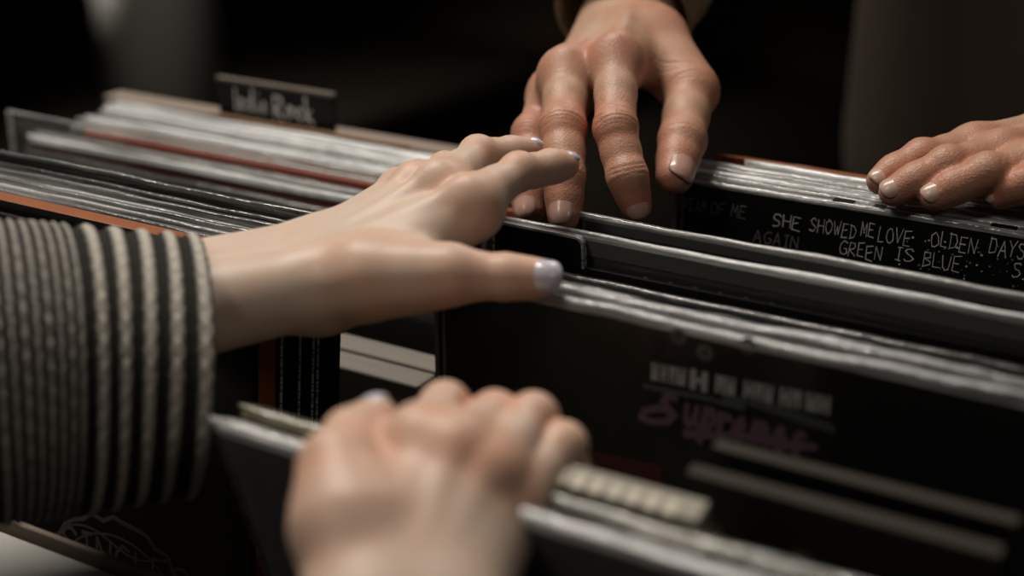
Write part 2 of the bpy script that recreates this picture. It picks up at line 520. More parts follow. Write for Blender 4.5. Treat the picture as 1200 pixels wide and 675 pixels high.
for (y, z, c, e, th, lab) in rows:
    rr_ = record(lab, LX + random.uniform(-.001, .001), y, z, c, e, th, 7, group=GLF, side='seam')
    if y in (-.0735, -.0600, -.0505, -.0455):
        b = MB(); b.box(.3155, .3166, -th / 2 - .0006, -th / 2 - .0001, 0, .345); b.build('side_seam', M['edge_bright'], rr_)
# rear left crate, from the front one backwards
rows = [
 (.0640, .914, 'black_card', 'edge_dark', .0040, -.372, 'black record in a smoky sleeve, frontmost of the rear left crate'),
 (.0705, .921, 'maroon_card', 'edge_bright', .0034, -.374, 'maroon record in a bright silver-edged sleeve near the front of the rear left crate'),
 (.0745, .923, 'grey_card', 'edge_mid', .0026, -.371, 'charcoal record in a silver-edged sleeve, just behind the maroon one'),
 (.0835, .918, 'black_card', 'edge_dark', .0034, -.366, 'black record in a smoky sleeve in front of the red record'),
 (.0880, .919, 'black_card', 'edge_dark', .0030, -.360, 'black record in a smoky sleeve touching the red record'),
 (.0945, .921, 'red_card', None, .0026, -.352, 'unsleeved red record amid silver sleeves in the rear left crate'),
 (.1005, .922, 'blue_card', 'edge_mid', .0040, -.368, 'grey-blue record in a silver-edged sleeve behind the red record'),
 (.1065, .921, 'brown_card', None, .0026, -.352, 'thin unsleeved brown record in the rear left crate'),
 (.1120, .922, 'pink_card', 'edge_mid', .0036, -.374, 'dusty pink record in a silver-edged sleeve behind the thin brown record'),
 (.1180, .923, 'white_card', 'edge_bright', .0050, -.372, 'white record in a bright sleeve, nearest the viewer of the brightest four'),
 (.1250, .924, 'grey_card', 'edge_mid', .0044, -.368, 'charcoal record between the brightest sleeves of the rear left crate'),
 (.1320, .925, 'white_card', 'edge_bright', .0050, -.371, 'white record in a bright sleeve, second nearest of the brightest four'),
 (.1385, .926, 'cream_card', 'edge_bright', .0046, -.374, 'cream record in a bright sleeve, third of the brightest four'),
 (.1445, .926, 'white_card', 'edge_bright', .0046, -.372, 'white record in a bright sleeve, rearmost of the brightest four'),
]
for (y, z, c, e, th, x, lab) in rows:
    record(lab, x, y, z, c, e or 'edge_mid', th, 5, group=GLB, sleeve=e is not None, side='seam_light', wd=.311, floor=.6)
# clear divider standing proud at the far left
t = empty('divider', (-.374, .056, .60), label='clear plastic divider standing proud at the far left end', cat='divider')
b = MB(); b.box(0, .313, -.0008, .0008, 0, .339); b.build('clear_sheet', M['clear'], t)
b = MB(); b.box(0, .06, -.0009, .0009, .3387, .3398); b.box(-.001, .0008, -.0014, .0014, .28, .3398); b.build('sheet_rim', M['edge_bright'], t)

# the chalked sign at the back of the rear left crate
YS = .1600
p0, p1, p2 = on_plane(256, 93, YS), on_plane(391, 108, YS), on_plane(262, 141, YS)
sw = p1[0] - p0[0]
t = empty('genre_sign', (p0[0], YS, .60), (0, 0, 0), 'black sign chalked Indie Rock standing behind the rear left records', 'sign')
sh = p0[2] - .60
b = MB(); b.box(0, sw, -.0015, .0015, 0, sh); b.build('sign_card', M['black_card'], t, bevel=.0005)
b = MB(); b.box(-.0005, sw + .0005, -.002, .002, sh, sh + .0024); b.build('sign_edge', M['sign_rim'], t, bevel=.0006)
b = MB(); fit(b, '|ndie', sw * .15, sw * .44, sh - .0170, .0140, .0015, .15, .0)
fit(b, 'Rock', sw * .49, sw * .84, sh - .0185, .0145, .0016, .15, .0)
o = b.build('lettering', M['chalk'], t); o.location.y = -.0016

# badge printed on the black face of the orange box
pb = on_plane(146, 650, -.106)
b = MB()
bx, bz = pb[0] - LX, (pb[2] - ZF)
write(b, 'SINGLES', -.036, -.008, .017, .0016, .12, -.05, 4.7, .0003)
N = 44
def ring(r, sc, wdt, lo=0, hi=1):
    P = [((r + sc * abs(math.sin(9 * q))) * math.cos(q) , (r + sc * abs(math.sin(9 * q))) * math.sin(q) * .9 - .022) for q in np.linspace(lo * 2 * math.pi, hi * 2 * math.pi, N)]
    for a, c in zip(P, P[1:]): b.ribbon(a, c, wdt, .0003)
ring(.046, .004, .0022); ring(.039, 0, .0010)
for s in (-1, 1):
    P = [(-.034 + .0068 * i, (.011 if s > 0 else -.011) - .002 + .004 * math.sin(i * .7)) for i in range(11)]
    for a, c in zip(P, P[1:]): b.ribbon(a, c, .0009, .0003)
for i in range(5):
    P = [(.005 + .007 * i + .004 * math.sin(k), -.018 - .006 * k + .002 * i) for k in range(5)]
    for a, c in zip(P, P[1:]): b.ribbon(a, c, .0022, .0003)
o = b.build('printed_badge', M['ink_dim'], box); o.location = (bx, -.0016 - .0001, bz)

# --------------- right crate: rear group
YW = .1090
wr = record('black plastic divider scratched with song titles such as She Showed Me Love', .0445, YW, .9500, 'black_card', 'edge_mid', .0046, 0, wd=.313, lip=.003, group=None, side='seam_light', name='divider', cat='divider')
b = MB()
def lx(px, py): p = on_plane(px, py, YW - .0032); return p[0] - .0445, p[2] - ZF
for (txt, px, py, sz, px2) in (('SHE', 905, 265, .0070, 938), ('SHOWED', 948, 271, .0074, 1004), ('ME', 1008, 277, .0070, 1024), ('LOVE', 1028, 283, .0078, 1068),
                          ('OLDEN', 1090, 289, .0080, 1146), ('DAYS', 1158, 298, .0080, 1202), ('GREEN', 983, 298, .0074, 1034), ('IS', 1048, 306, .0070, 1071), ('BLUE', 1080, 313, .0080, 1126),
                          ('SI', 1185, 326, .0080, 1205), ('ME', 856, 254, .0068, 874), ('OF', 832, 250, .0066, 850), ('DREAM', 795, 245, .0066, 828), ('AGAIN', 882, 283, .0066, 936)):
    x0, z0 = lx(px, py)
    x1, _ = lx(px2, py)
    fit(b, txt, x0, x1, z0 + .0004, sz * .9, .00045 if px < 900 else .0005, .3, .05, .00012, 1 if px < 900 else 0)
for _ in range(70):                       # scattered specks of paint
    px, py = random.gauss(1130, 60), random.gauss(300, 22)
    if px > 1198 or py < 262 + (px - 1000) * .15: continue
    x0, z0 = lx(px, py); s = random.uniform(.0003, .0008)
    b.ribbon((x0 - s * .3, z0), (x0 + s * .3, z0), s * 1.3, .0001, random.choice((0, 1)))
o = b.build('handwriting', [M['ink_white'], M['ink_faint']], wr); o.location.y = -.0032
# dark and pale stickers along its upper edge
for (xa, xb, m) in ((.0785 - .0, .0885, 'black_card'), (.098, .1035, 'grey_card'), (.151, .1625, 'black_card'), (.166, .172, 'grey_card')):
    b = MB(); b.box(xa, xb, -.0016, .0027, .3496, .3504); o = b.build('edge_sticker', M[m], wr, bevel=.0003)
rows = [
 (.1155, .9505, 'grey_card', 'edge_mid', .0036, .0440, 'charcoal record in a silver-edged sleeve right behind the scratched divider'),
 (.1215, .9510, 'white_card', 'edge_bright', .0040, .0452, 'white record in a bright sleeve, second behind the scratched divider'),
 (.1275, .9512, 'grey_card', 'edge_mid', .0036, .0460, 'charcoal record in a silver-edged sleeve, third behind the scratched divider'),
 (.1330, .9515, 'cream_card', 'edge_bright', .0036, .0470, 'cream record in a bright sleeve, fourth behind the scratched divider'),
 (.1430, .9530, 'orange_card', None, .0040, .0495, 'unsleeved rust-orange record at the back of the right crate'),
 (.1382, .9535, 'white_card', 'edge_bright', .0038, .0700, 'white record shifted right, in a bright sleeve before the rust-orange one'),
 (.1490, .9515, 'pink_card', 'edge_mid', .0036, .0930, 'dusty pink record shifted right under the flat hand'),
 (.1550, .9490, 'black_card', 'edge_dark', .0036, .0930, 'black record shifted right, rearmost of the right crate'),
]
for (y, z, c, e, th, x, lab) in rows:
    record(lab, x, y, z, c, e or 'edge_mid', th, 0, group=GRB, sleeve=e is not None, side='seam_light', wd=.240 if x > .08 else .285)

# middle group
record('black record in a hazy clear sleeve under the pointing fingertip', .0280, .0330, .9500, 'black_card', 'edge_mid', .0026, 0, lip=.003, flap=.007, group=GRF, side='seam_light')
tb = empty('divider', (.0005, .0030, ZF), (0, 0, math.radians(.4)), 'black divider with a rounded tab, just behind the thumb of the sleeved hand', 'divider')
h0 = .9500 - ZF
V = [(0, 0), (.313, 0), (.313, h0 - .014), (.045, h0 - .014)]
arc = [(.045 - .004 + .004 * math.cos(q), h0 - .0045 + .004 * math.sin(q)) for q in np.linspace(0, math.pi / 2, 7)]
V += arc + [(.0015, h0 - .0005), (0, h0 - .002)]
n = len(V)
vv = [(x, -.0011, z) for x, z in V] + [(x, .0011, z) for x, z in V]
ff = [tuple(range(n)), tuple(range(2 * n - 1, n - 1, -1))] + [((i + 1) % n, i, n + i, n + (i + 1) % n) for i in range(n)]
mesh_obj('tabbed_card', vv, ff, M['black_card'], tb)
b = MB()
tops = [(.0, h0 - .016)] + [(0, h0 - .002), (.0015, h0 - .0002)] + arc[::-1] + [(.0455, h0 - .014)]
for a, c in zip(tops, tops[1:]): b.ribbon(a, c, .0011, .0030)
o = b.build('tab_rim', M['edge_mid'], tb); o.location.y = .0015
record('black record in a clear sleeve pressed against the tabbed divider', .0020, -.0035, .9345, 'black_card', 'edge_dark', .0026, 0, lip=.003, group=GRF, side='seam_light')
rec2 = record('charcoal record in a clear sleeve right behind the tabbed divider', .0010, .0085, .9506, 'grey_card', 'edge_bright', .0020, 0, lip=.0035, flap=.010, group=GRF, side='seam_light')
b = MB()
for k in range(6):
    b.ribbon((.073 + .0115 * k, h0 - .028), (.073 + .0115 * k, h0 - .015), .0016, .0002)
b.ribbon((.05, h0 - .0275), (.29, h0 - .0275), .0009, .0002)
o = b.build('printed_ticks', M['ink_grey'], rec2); o.location.y = -.0012

record('charcoal record in a thick crinkled sleeve under the thumb tip', .0130, -.0500, .9500, 'grey_card', 'edge_mid', .0042, 0, lip=.004, group=GRF, side='seam_light', wav=.0005)
record('black record in a crinkled sleeve second from the purple-scripted record', .0125, -.0440, .9480, 'black_card', 'edge_grey', .0030, 0, lip=.004, group=GRF, side='seam_light', wav=.0005)
YT = -.0610
sup = record('black record with pale block letters over purple script, facing the viewer', .0120, YT, .9500, 'black_card', 'edge_mid', .0042, 0, lip=.004, group=GRF, side='seam_light', wav=.0004)
yf = YT - .0021 - .0007
def sx(px, py): p = on_plane(px, py, yf); return p[0] - .0120, p[2] - ZF
b = MB()
cells = [(763, 771), (774, 781), (784, 791), (793, 803), (808, 829), (838, 849), (851, 861), (871, 882), (884, 893), (895, 905), (913, 925), (927, 938), (944, 957), (959, 972)]
for i, (a0, a1) in enumerate(cells):
    yb = 444 + (a0 - 763) * .195
    xa, za = sx(a0, yb); xb, _ = sx(a1, yb + (a1 - a0) * .195); _, zt = sx(a0, yb - 19)
    hh, ww = zt - za, xb - xa
    b.ribbon((xa + ww * .18, za), (xa + ww * .18, za + hh), ww * .34, .0002)
    b.ribbon((xa + ww * .82, za), (xa + ww * .82, za + hh), ww * .34, .0002)
    zc = za + hh * (.15, .5, .85)[i % 3]
    b.ribbon((xa + ww * .2, zc), (xa + ww * .8, zc), hh * .28, .0002)
    b.ribbon((xa + ww * .2, za + hh * .5), (xa + ww * .8, za + hh * .5), hh * .2, .0002)
o = b.build('block_lettering', M['ink_grey'], sup); o.location.y = yf - YT
b = MB()
for (pa, pb2, wd) in (((756, 452), (835, 468), .0022), ((840, 470), (872, 478), .0022), ((880, 470), (975, 502), .0036), ((850, 466), (872, 470), .003)):
    b.ribbon(sx(*pa), sx(*pb2), wd, .0002)
o = b.build('slate_underline', M['ink_slate'], sup); o.location.y = yf - YT - .0001
b = MB()
P = [(792, 466), (782, 464), (778, 470), (784, 478), (790, 486), (782, 494), (764, 494), (752, 489), (756, 481), (770, 478), (785, 480)]
for a, c in zip(P, P[1:]): b.ribbon(sx(*a), sx(*c), .0030, .0002)
x0, z0 = sx(800, 496); x1, z1 = sx(945, 524)
fit(b, 'upremes', x0, x1, z0, .0150, .0030, .1, .15, .0002)
b.ribbon(sx(804, 508), sx(880, 512), .0035, .0002); b.ribbon(sx(880, 512), sx(955, 524), .0030, .0002)
o = b.build('script_lettering', M['ink_purple'], sup); o.location.y = yf - YT - .0002
b = MB()
for (px, py) in ((795, 394), (826, 413), (877, 405)):
    c0 = sx(px, py); P = [(c0[0] + .0022 * math.cos(q), c0[1] + .0022 * math.sin(q)) for q in np.linspace(0, 6.28, 12)]
    for a, c in zip(P, P[1:]): b.ribbon(a, c, .0022, .0002)
o = b.build('printed_dots', M['ink_dim'], sup); o.location.y = yf - YT
b = MB()
b.ribbon(sx(702, 548), sx(765, 562), .014, .0002)
o = b.build('maroon_print', M['maroon_ink'], sup); o.location.y = yf - YT + .0001

# front group leaning towards the viewer
def card(label, x, y, z, wd, th, lean, mat, edge, yaw=0, name='divider', cat='divider', face=None):
    a = math.radians(lean); h = (z - ZF) / math.cos(a)
    t = empty(name, (x, y - math.sin(a) * h, ZF), (-a, 0, math.radians(yaw)), label, cat)
    b = MB(); b.box(0, wd, -th / 2, th / 2, 0, h - .002); b.build('card', M[mat], t, bevel=.0006)
    b = MB(); b.box(-.0003, wd + .0003, -th / 2 - .0004, th / 2 + .0004, h - .002, h); b.build('top_edge', M[edge], t, bevel=.0006)
    return t, h


card('low brown divider just below the chalked sign', -.298, .1515, .9265, .150, .0040, 3, 'brown_card', 'brown_card')
card('black divider with a tan top edge, beneath the purple script', .1585, -.1185, .935, .0985, .0045, -8, 'black_card', 'tan_card')
t2, h2 = card('black divider with a grey-tan top edge, between the tan one and the beige one', .1580, -.1385, .935, .0985, .0050, -10.5, 'black_card', 'tan_card')
b = MB()
for k in range(6):
    P = [(.004 + k * .015 + random.uniform(0, .009), h2 - .020 - random.uniform(0, .010)) for _ in range(5)]
    for a, c in zip(P, P[1:]): b.ribbon(a, c, .0018, .0002)
o = b.build('faint_scrawl', M['ink_dim'], t2); o.location.y = -.0026
bz, hb = card('thick beige divider with marks along its top, right of the gripping hand', .0850, -.1600, .934, .0865, .0090, -14, 'beige_card', 'beige_card')
b = MB()
for k in range(9):
    x0 = .024 + .0064 * k
    b.box(x0, x0 + .0035, -.0055, .001, hb - .0006, hb + .0004)
b.build('top_marks', M['cream_card'], bz)
record('olive-topped record in a smoky sleeve under the gripping fingers', -.0012, -.1700, .931, 'olive_card', 'edge_olive', .0060, -15, group=GRF, side='seam_light', lip=.002)
record('charcoal record in a milky sleeve behind the nearest record', .0015, -.1815, .930, 'grey_card', 'edge_grey', .0030, -15.5, group=GRF, side='seam_light', film='film_grey')
record('nearest record, black in a milky sleeve with a shining top, tilted under the gripping hand', .0020, -.1885, .935, 'black_card', 'edge_shine', .0046, -16.5, group=GRF, side='edge_grey', film='film_grey', bulge=.0)


# ------------------------------------------------------------------ bodies from smooth distance fields
def smin(a, b2, k):
    h = np.clip(.5 + .5 * (b2 - a) / k, 0, 1)
    return b2 * (1 - h) + a * h - k * h * (1 - h)


class Field:
    def __init__(self, lo, hi, s):
        self.lo = np.array(lo, float); self.s = s
        self.n = np.ceil((np.array(hi) - self.lo) / s).astype(int) + 1
        self.ax = [self.lo[i] + s * np.arange(self.n[i]) for i in range(3)]

    def new(self): return np.full(self.n, .5, np.float32)

    def cone(self, A, a, b2, ra, rb, k):
        a, b2 = np.asarray(a, float), np.asarray(b2, float)
        m = max(k, .003) + 3 * self.s
        lo = np.minimum(a - ra, b2 - rb) - m; hi = np.maximum(a + ra, b2 + rb) + m
        sl = []
        for i in range(3):
            i0 = max(0, int((lo[i] - self.lo[i]) / self.s)); i1 = min(self.n[i], int((hi[i] - self.lo[i]) / self.s) + 2)
            if i1 <= i0: return
            sl.append(slice(i0, i1))
        X = self.ax[0][sl[0]][:, None, None] - a[0]; Y = self.ax[1][sl[1]][None, :, None] - a[1]; Z = self.ax[2][sl[2]][None, None, :] - a[2]
        d = b2 - a; L = d @ d
        if L < 1e-12:
            D = np.sqrt(X * X + Y * Y + Z * Z) - ra
        else:
            h = np.clip((X * d[0] + Y * d[1] + Z * d[2]) / L, 0, 1)
            D = np.sqrt((X - h * d[0]) ** 2 + (Y - h * d[1]) ** 2 + (Z - h * d[2]) ** 2) - (ra + (rb - ra) * h)
        sl = tuple(sl)
        A[sl] = smin(A[sl], D.astype(np.float32), k)

    def mesh(self, A):
        A = A.copy()
        ins = A < 0
        n = self.n
        corners = [(i, j, k) for i in (0, 1) for j in (0, 1) for k in (0, 1)]
        cut = lambda T, c: T[c[0]:n[0] - 1 + c[0], c[1]:n[1] - 1 + c[1], c[2]:n[2] - 1 + c[2]]
        cnt = np.zeros(n - 1, np.int8)
        for c in corners: cnt += cut(ins, c)
        act = np.argwhere((cnt > 0) & (cnt < 8))
        idx = np.full(n - 1, -1, np.int64)
        idx[tuple(act.T)] = np.arange(len(act))
        P = np.zeros((len(act), 3)); C = np.zeros(len(act))
        for c in corners:
            for ax in range(3):
                if c[ax]: continue
                e = list(c); e[ax] = 1
                va = A[act[:, 0] + c[0], act[:, 1] + c[1], act[:, 2] + c[2]]; vb = A[act[:, 0] + e[0], act[:, 1] + e[1], act[:, 2] + e[2]]
                cr = (va < 0) != (vb < 0)
                t = np.where(cr, va / np.where(cr, va - vb, 1), 0)
                q = np.repeat(np.array([c], float), len(act), 0); q[:, ax] += t
                P[cr] += q[cr]; C[cr] += 1
        P = (act + P / C[:, None]) * self.s + self.lo
        faces = []
        for ax in range(3):
            u, v = (ax + 1) % 3, (ax + 2) % 3
            s0 = [slice(1, n[i] - 1) for i in range(3)]; s1 = list(s0)
            s0[ax] = slice(0, n[ax] - 1); s1[ax] = slice(1, n[ax])
            a0, a1 = ins[tuple(s0)], ins[tuple(s1)]
            for flip in (False, True):
                e = np.argwhere((a0 & ~a1) if not flip else (~a0 & a1))
                off = np.ones(3, int); off[ax] = 0
                e = e + off
                def cell(du, dv):
                    q = e.copy(); q[:, u] -= du; q[:, v] -= dv
                    return idx[q[:, 0], q[:, 1], q[:, 2]]
                quad = np.stack([cell(1, 1), cell(0, 1), cell(0, 0), cell(1, 0)], 1)
                faces.append(quad[:, ::-1] if flip else quad)
        Fq = np.concatenate(faces)
        return P, Fq


def vnormals(P, Fq):
    a, b2, c, d = (P[Fq[:, i]] for i in range(4))
    nn = np.cross(c - a, d - b2)
    N_ = np.zeros_like(P)
    for i in range(4): np.add.at(N_, Fq[:, i], nn)
    return N_ / (np.linalg.norm(N_, axis=1, keepdims=True) + 1e-12)


def relax(P, Fq, it=2, lam=.5):
    for _ in range(it):
        S = np.zeros_like(P); C = np.zeros(len(P))
        for i in range(4):
            for j in (1, 3):
                np.add.at(S, Fq[:, i], P[Fq[:, (i + j) % 4]]); np.add.at(C, Fq[:, i], 1)
        P = P * (1 - lam) + lam * S / C[:, None]
    return P


unit = lambda v: np.asarray(v, float) / (np.linalg.norm(v) + 1e-12)


def hand(spec):
    """fingers: dict name -> (4 world joints, 4 radii, dorsal hint). Returns verts, quads, flush, nails"""
    s = spec['res']
    pts = [p for f in spec['fingers'].values() for p in f[0]] + spec['wrist'] + spec['elbow']
    pts = np.array(pts)
    fld = Field(pts.min(0) - .034, pts.max(0) + .034, s)
    palm, fing = fld.new(), fld.new()
    wr, wu = spec['wrist']; er, eu = spec['elbow']
    dn = unit(spec['dorsal'])
    k = spec.get('scale', 1.0)
    rw = spec.get('rw', .0165) * k
    re_ = spec.get('re', .030)
    fld.cone(palm, wr, er, rw, re_, .02); fld.cone(palm, wu, eu, rw, re_, .02)
    names = [n_ for n_ in spec['fingers'] if n_ != 'thumb']
    rm = spec.get('rm', .0112) * k
    for i, n_ in enumerate(names):
        J = spec['fingers'][n_][0]
        W = wr + (wu - wr) * (i / 3)
        fld.cone(palm, W, J[0] - dn * .003, rw * .82, rm, .011)
        fld.cone(palm, W - dn * .007, J[0] - dn * .008, rw * .7, rm * .85, .012)
    for n0, n1 in zip(names, names[1:]):
        a, c = spec['fingers'][n0][0][0], spec['fingers'][n1][0][0]
        fld.cone(palm, a - dn * .005, c - dn * .005, rm * .85, rm * .85, .008)
    for i, n_ in enumerate(names):                      # knuckle heads and extensor tendons
        J = spec['fingers'][n_][0]
        W = wr + (wu - wr) * (.25 + .5 * i / 3)
        kb = spec.get('knob', 1.0)
        fld.cone(palm, J[0] + dn * .0015 * kb, J[0] + dn * .0015 * kb, rm * .92, rm * .92, .006)
        fld.cone(palm, J[0] + dn * (rm - .0034 + .0012 * kb), J[0] * .35 + W * .65 + dn * (rm - .0017 + .0012 * kb), .0030 * k, .0020 * k, .006)
    T = spec['fingers']['thumb'][0]
    rt = spec['fingers']['thumb'][1]
    fld.cone(palm, wr - dn * .002, T[0], rw * .8, rt[0], .012)
    fld.cone(palm, T[0], T[1], rt[0], rt[1], .010)
    im = spec['fingers'][names[0]][0][0]
    web = spec.get('web', .55)
    fld.cone(palm, T[0] * (1 - web) + T[1] * web - dn * .002, wr * (1 - spec.get('webi', .6)) + im * spec.get('webi', .6) - dn * .004, .0075 * k, .0075 * k, .014)
    for n_, (J, R, hint) in spec['fingers'].items():
        A = fld.new()
        for q in range(3):
            ra, rb = R[q], R[q + 1]
            a, c = J[q], J[q + 1]
            m_ = a * .5 + c * .5
            slim = .95 if q < 2 else 1.0
            fld.cone(A, a, m_, ra, (ra + rb) / 2 * slim, .003); fld.cone(A, m_, c, (ra + rb) / 2 * slim, rb, .003)
            if q:                                       # finger pads on the palm side
                d = unit(c - a); pn = hint - d * (hint @ d); pn = unit(pn)
                fld.cone(A, a * .6 + c * .4 - pn * rb * .18, a * .15 + c * .85 - pn * rb * .15, rb * .86, rb * .82, .004)
        for q in (1, 2):                                # knuckle bumps
            d = unit(J[q + 1] - J[q - 1]); pn = unit(hint - d * (hint @ d))
            fld.cone(A, J[q] + pn * R[q] * .16, J[q] + pn * R[q] * .16, R[q] * .93, R[q] * .93, .004)
        fing = smin(fing, A, .0012)
    tot = smin(palm, fing, spec.get('kf', .006))
    P, Fq = fld.mesh(tot)
    P = relax(P, Fq, 2)
    N_ = vnormals(P, Fq)
    flush = np.zeros(len(P)); disp = np.zeros(len(P))
    amp = spec.get('wrinkle', .0004)
    for n_, (J, R, hint) in spec['fingers'].items():
        for q in (0, 1, 2):
            flush += (.5, .55, .42)[q] * np.exp(-((np.linalg.norm(P - J[q], axis=1) / (R[q] * 1.7)) ** 4))
        flush += .5 * np.exp(-((np.linalg.norm(P - J[3], axis=1) / (R[3] * 1.9)) ** 4))
        for q in (1, 2):
            d = unit(J[q + 1] - J[q - 1]); pn = unit(hint - d * (hint @ d)); sd = np.cross(d, pn)
            rel = P - J[q]
            u, v, e = rel @ d, rel @ sd, rel @ pn
            near = np.linalg.norm(rel, axis=1) < R[q] * 2.2
            mask = near * np.clip((e / R[q] - .1) / .5, 0, 1)
            lines = (-.0048, -.0027, -.0008, .0013, .0034, .0052) if q == 1 else (-.0022, -.0002, .0018)
            for i, l in enumerate(lines):
                cv = l + .10 * v * v / R[q] * (1 if l > 0 else -1) + .0004 * math.sin(i * 3.1) * np.sin(v * 700 + i)
                disp -= amp * (.6 + .4 * math.sin(i * 2.3 + q) ** 2) * mask * np.exp(-((u - cv) / .00062) ** 2)
    ft = np.clip(flush * spec.get('flush', 1.0), 0, 1)
    P = P + N_ * disp[:, None]
    nails = []
    for n_, (J, R, hint) in spec['fingers'].items():
        ns = spec['nails'].get(n_)
        if not ns: continue
        nh, ln, wf, free = ns
        d = unit(J[3] - J[2]); pn = unit(np.asarray(nh) - d * (np.asarray(nh) @ d)); sd = np.cross(d, pn)
        r = R[3]; nu, nv = 11, 15
        TV, BV = [], []
        for iv in range(nv):
            t = iv / (nv - 1)
            v = -ln + (ln + r * free) * t
            half = r * wf * (1 - .25 * max(0, (.18 - t) / .18) ** 2) * (math.sqrt(max(.05, 1 - (max(0, t - .72) / .30) ** 2)) )
            for iu in range(nu):
                x = half * (iu / (nu - 1) * 2 - 1)
                rr = r * 1.02
                base = math.sqrt(max((rr * .35) ** 2, rr * rr - x * x))
                sph = math.sqrt(max((rr * .2) ** 2, rr * rr - x * x - max(0, v) ** 2))
                hgt = base * .48 + sph * .52 + .00055 - .0010 * max(0, (.12 - t) / .12)
                p = J[3] + d * v + sd * x + pn * hgt
                TV.append(p); BV.append(p - pn * .0009)
        nvv = TV + BV; o_ = nu * nv; ff_ = []
        for iv in range(nv - 1):
            for iu in range(nu - 1):
                a = iv * nu + iu
                ff_.append((a, a + 1, a + nu + 1, a + nu)); ff_.append((o_ + a + nu, o_ + a + nu + 1, o_ + a + 1, o_ + a))
        rim = [i for i in range(nu)] + [i * nu + nu - 1 for i in range(1, nv)] + [(nv - 1) * nu + i for i in range(nu - 2, -1, -1)] + [i * nu for i in range(nv - 2, 0, -1)]
        for a, c in zip(rim, rim[1:] + rim[:1]): ff_.append((c, a, o_ + a, o_ + c))
        nails.append((nvv, ff_))
    return P, Fq, ft, nails


def body_mesh(name, parts, mat, parent):
    V, Fl, A, off = [], [], [], 0
    for P, Fq, fl in parts:
        V.append(P); Fl.append(Fq + off); A.append(fl); off += len(P)
    V = np.concatenate(V); Fl = np.concatenate(Fl); A = np.concatenate(A)
    me = bpy.data.meshes.new(name)
    me.vertices.add(len(V)); me.vertices.foreach_set('co', V.astype(np.float32).ravel())
    me.loops.add(Fl.size); me.loops.foreach_set('vertex_index', Fl.astype(np.int32).ravel())
    me.polygons.add(len(Fl)); me.polygons.foreach_set('loop_start', np.arange(0, Fl.size, 4, dtype=np.int32))
    me.update(calc_edges=True); me.validate()
    me.polygons.foreach_set('use_smooth', np.ones(len(me.polygons), dtype=bool))
    at = me.attributes.new('flush', 'FLOAT', 'POINT'); at.data.foreach_set('value', A.astype(np.float32))
    me.materials.append(mat)
    o = bpy.data.objects.new(name, me); COL.objects.link(o)
    if parent:
        o.parent = parent
        o.matrix_parent_inverse = Matrix.Translation(-Vector(parent.location))
    return o


def nails_out(nails, mat, parent):
    for v, f in nails:
        o = mesh_obj('fingernail', v, f, mat, parent, True)
        o.matrix_parent_inverse = Matrix.Translation(-Vector(parent.location))


def fg(*a): return [pt(*q) for q in a]


CAMV = -FWD                                          # towards the viewer
UP = np.array([0, 0, 1.0])

# ---------------- man behind the bins, reaching with his right hand, left hand flat on the records
man = empty('person', (.20, .66, 0), label='person in brown knitwear across the bins, one hand pointing down, the other laid flat', cat='person')
mr = {
 'res': .00085, 'scale': 1.05, 'dorsal': UP * .9 + CAMV * .35, 'rw': .0155, 're': .030, 'rm': .0118, 'kf': .007, 'wrinkle': .00042, 'web': .78, 'webi': .75,
 'wrist': [pt(750, 22, .775), pt(718, 22, .785)],
 'elbow': [np.array([-.035, .40, 1.125]), np.array([-.075, .41, 1.125])],
 'fingers': {
  'index': (fg((722, 70, .705), (721, 151, .672), (735, 207, .662), (746, 242, .664)), (.0110, .0100, .0090, .0070), CAMV + RGT * .15),
  'middle': (fg((664, 86, .712), (660, 151, .680), (661, 208, .662), (661, 252, .656)), (.0114, .0108, .0094, .0077), CAMV - RGT * .25),
  'ring': (fg((650, 108, .737), (624, 158, .714), (618, 209, .696), (620, 247, .688)), (.0105, .0098, .0090, .0075), CAMV - RGT * .35),
  'pinky': (fg((656, 118, .765), (652, 165, .745), (650, 200, .728), (652, 222, .722)), (.0092, .0080, .0074, .0062), CAMV - RGT * .4),
  'thumb': (fg((768, 46, .752), (810, 108, .722), (799, 165, .692), (791, 206, .676)), (.0145, .0122, .0112, .0090), CAMV + RGT * .35 - DWN * .1),
 },
 'nails': {
  'index': (CAMV + DWN * .35 + RGT * .05, .0075, .74, .80), 'middle': (CAMV - RGT * .30 + DWN * .2, .0112, .74, .84),
  'ring': (CAMV - RGT * .30 + DWN * .2, .0108, .74, .84), 'thumb': (CAMV + RGT * .30 + DWN * .1, .0095, .80, .80)},
}
ml = {
 'res': .0010, 'scale': .93, 'dorsal': UP + CAMV * .1, 'rw': .0165, 're': .028, 'rm': .0112, 'kf': .006, 'wrinkle': .0002, 'flush': .7,
 'wrist': [pt(1340, 128, .690), pt(1356, 166, .660)],
 'elbow': [np.array([.427, .412, 1.08]), np.array([.443, .398, 1.08])],
 'fingers': {
  'index': (fg((1140, 174, .676), (1080, 185, .664), (1050, 201, .663), (1031, 212, .661)), (.0098, .0082, .0074, .0061), UP + CAMV * .35),
  'middle': (fg((1172, 182, .657), (1110, 194, .646), (1074, 212, .647), (1046, 225, .648)), (.0100, .0085, .0076, .0063), UP + CAMV * .45),
  'ring': (fg((1212, 194, .642), (1157, 202, .636), (1120, 218, .639), (1094, 230, .640)), (.0098, .0083, .0075, .0063), UP + CAMV * .5),
  'pinky': (fg((1254, 210, .627), (1214, 211, .628), (1190, 219, .632), (1171, 229, .637)), (.0088, .0074, .0068, .0057), UP + CAMV * .5),
  'thumb': (fg((1290, 145, .73), (1220, 160, .73), (1170, 175, .73), (1130, 185, .73)), (.0130, .0105, .0095, .0075), UP),
 },
 'nails': {n_: (UP * .7 + CAMV * .8 - RGT * .25, .0080, .80, .85) for n_ in ('index', 'middle', 'ring', 'pinky')},
}
R1 = hand(mr)
R2_ = hand(ml)
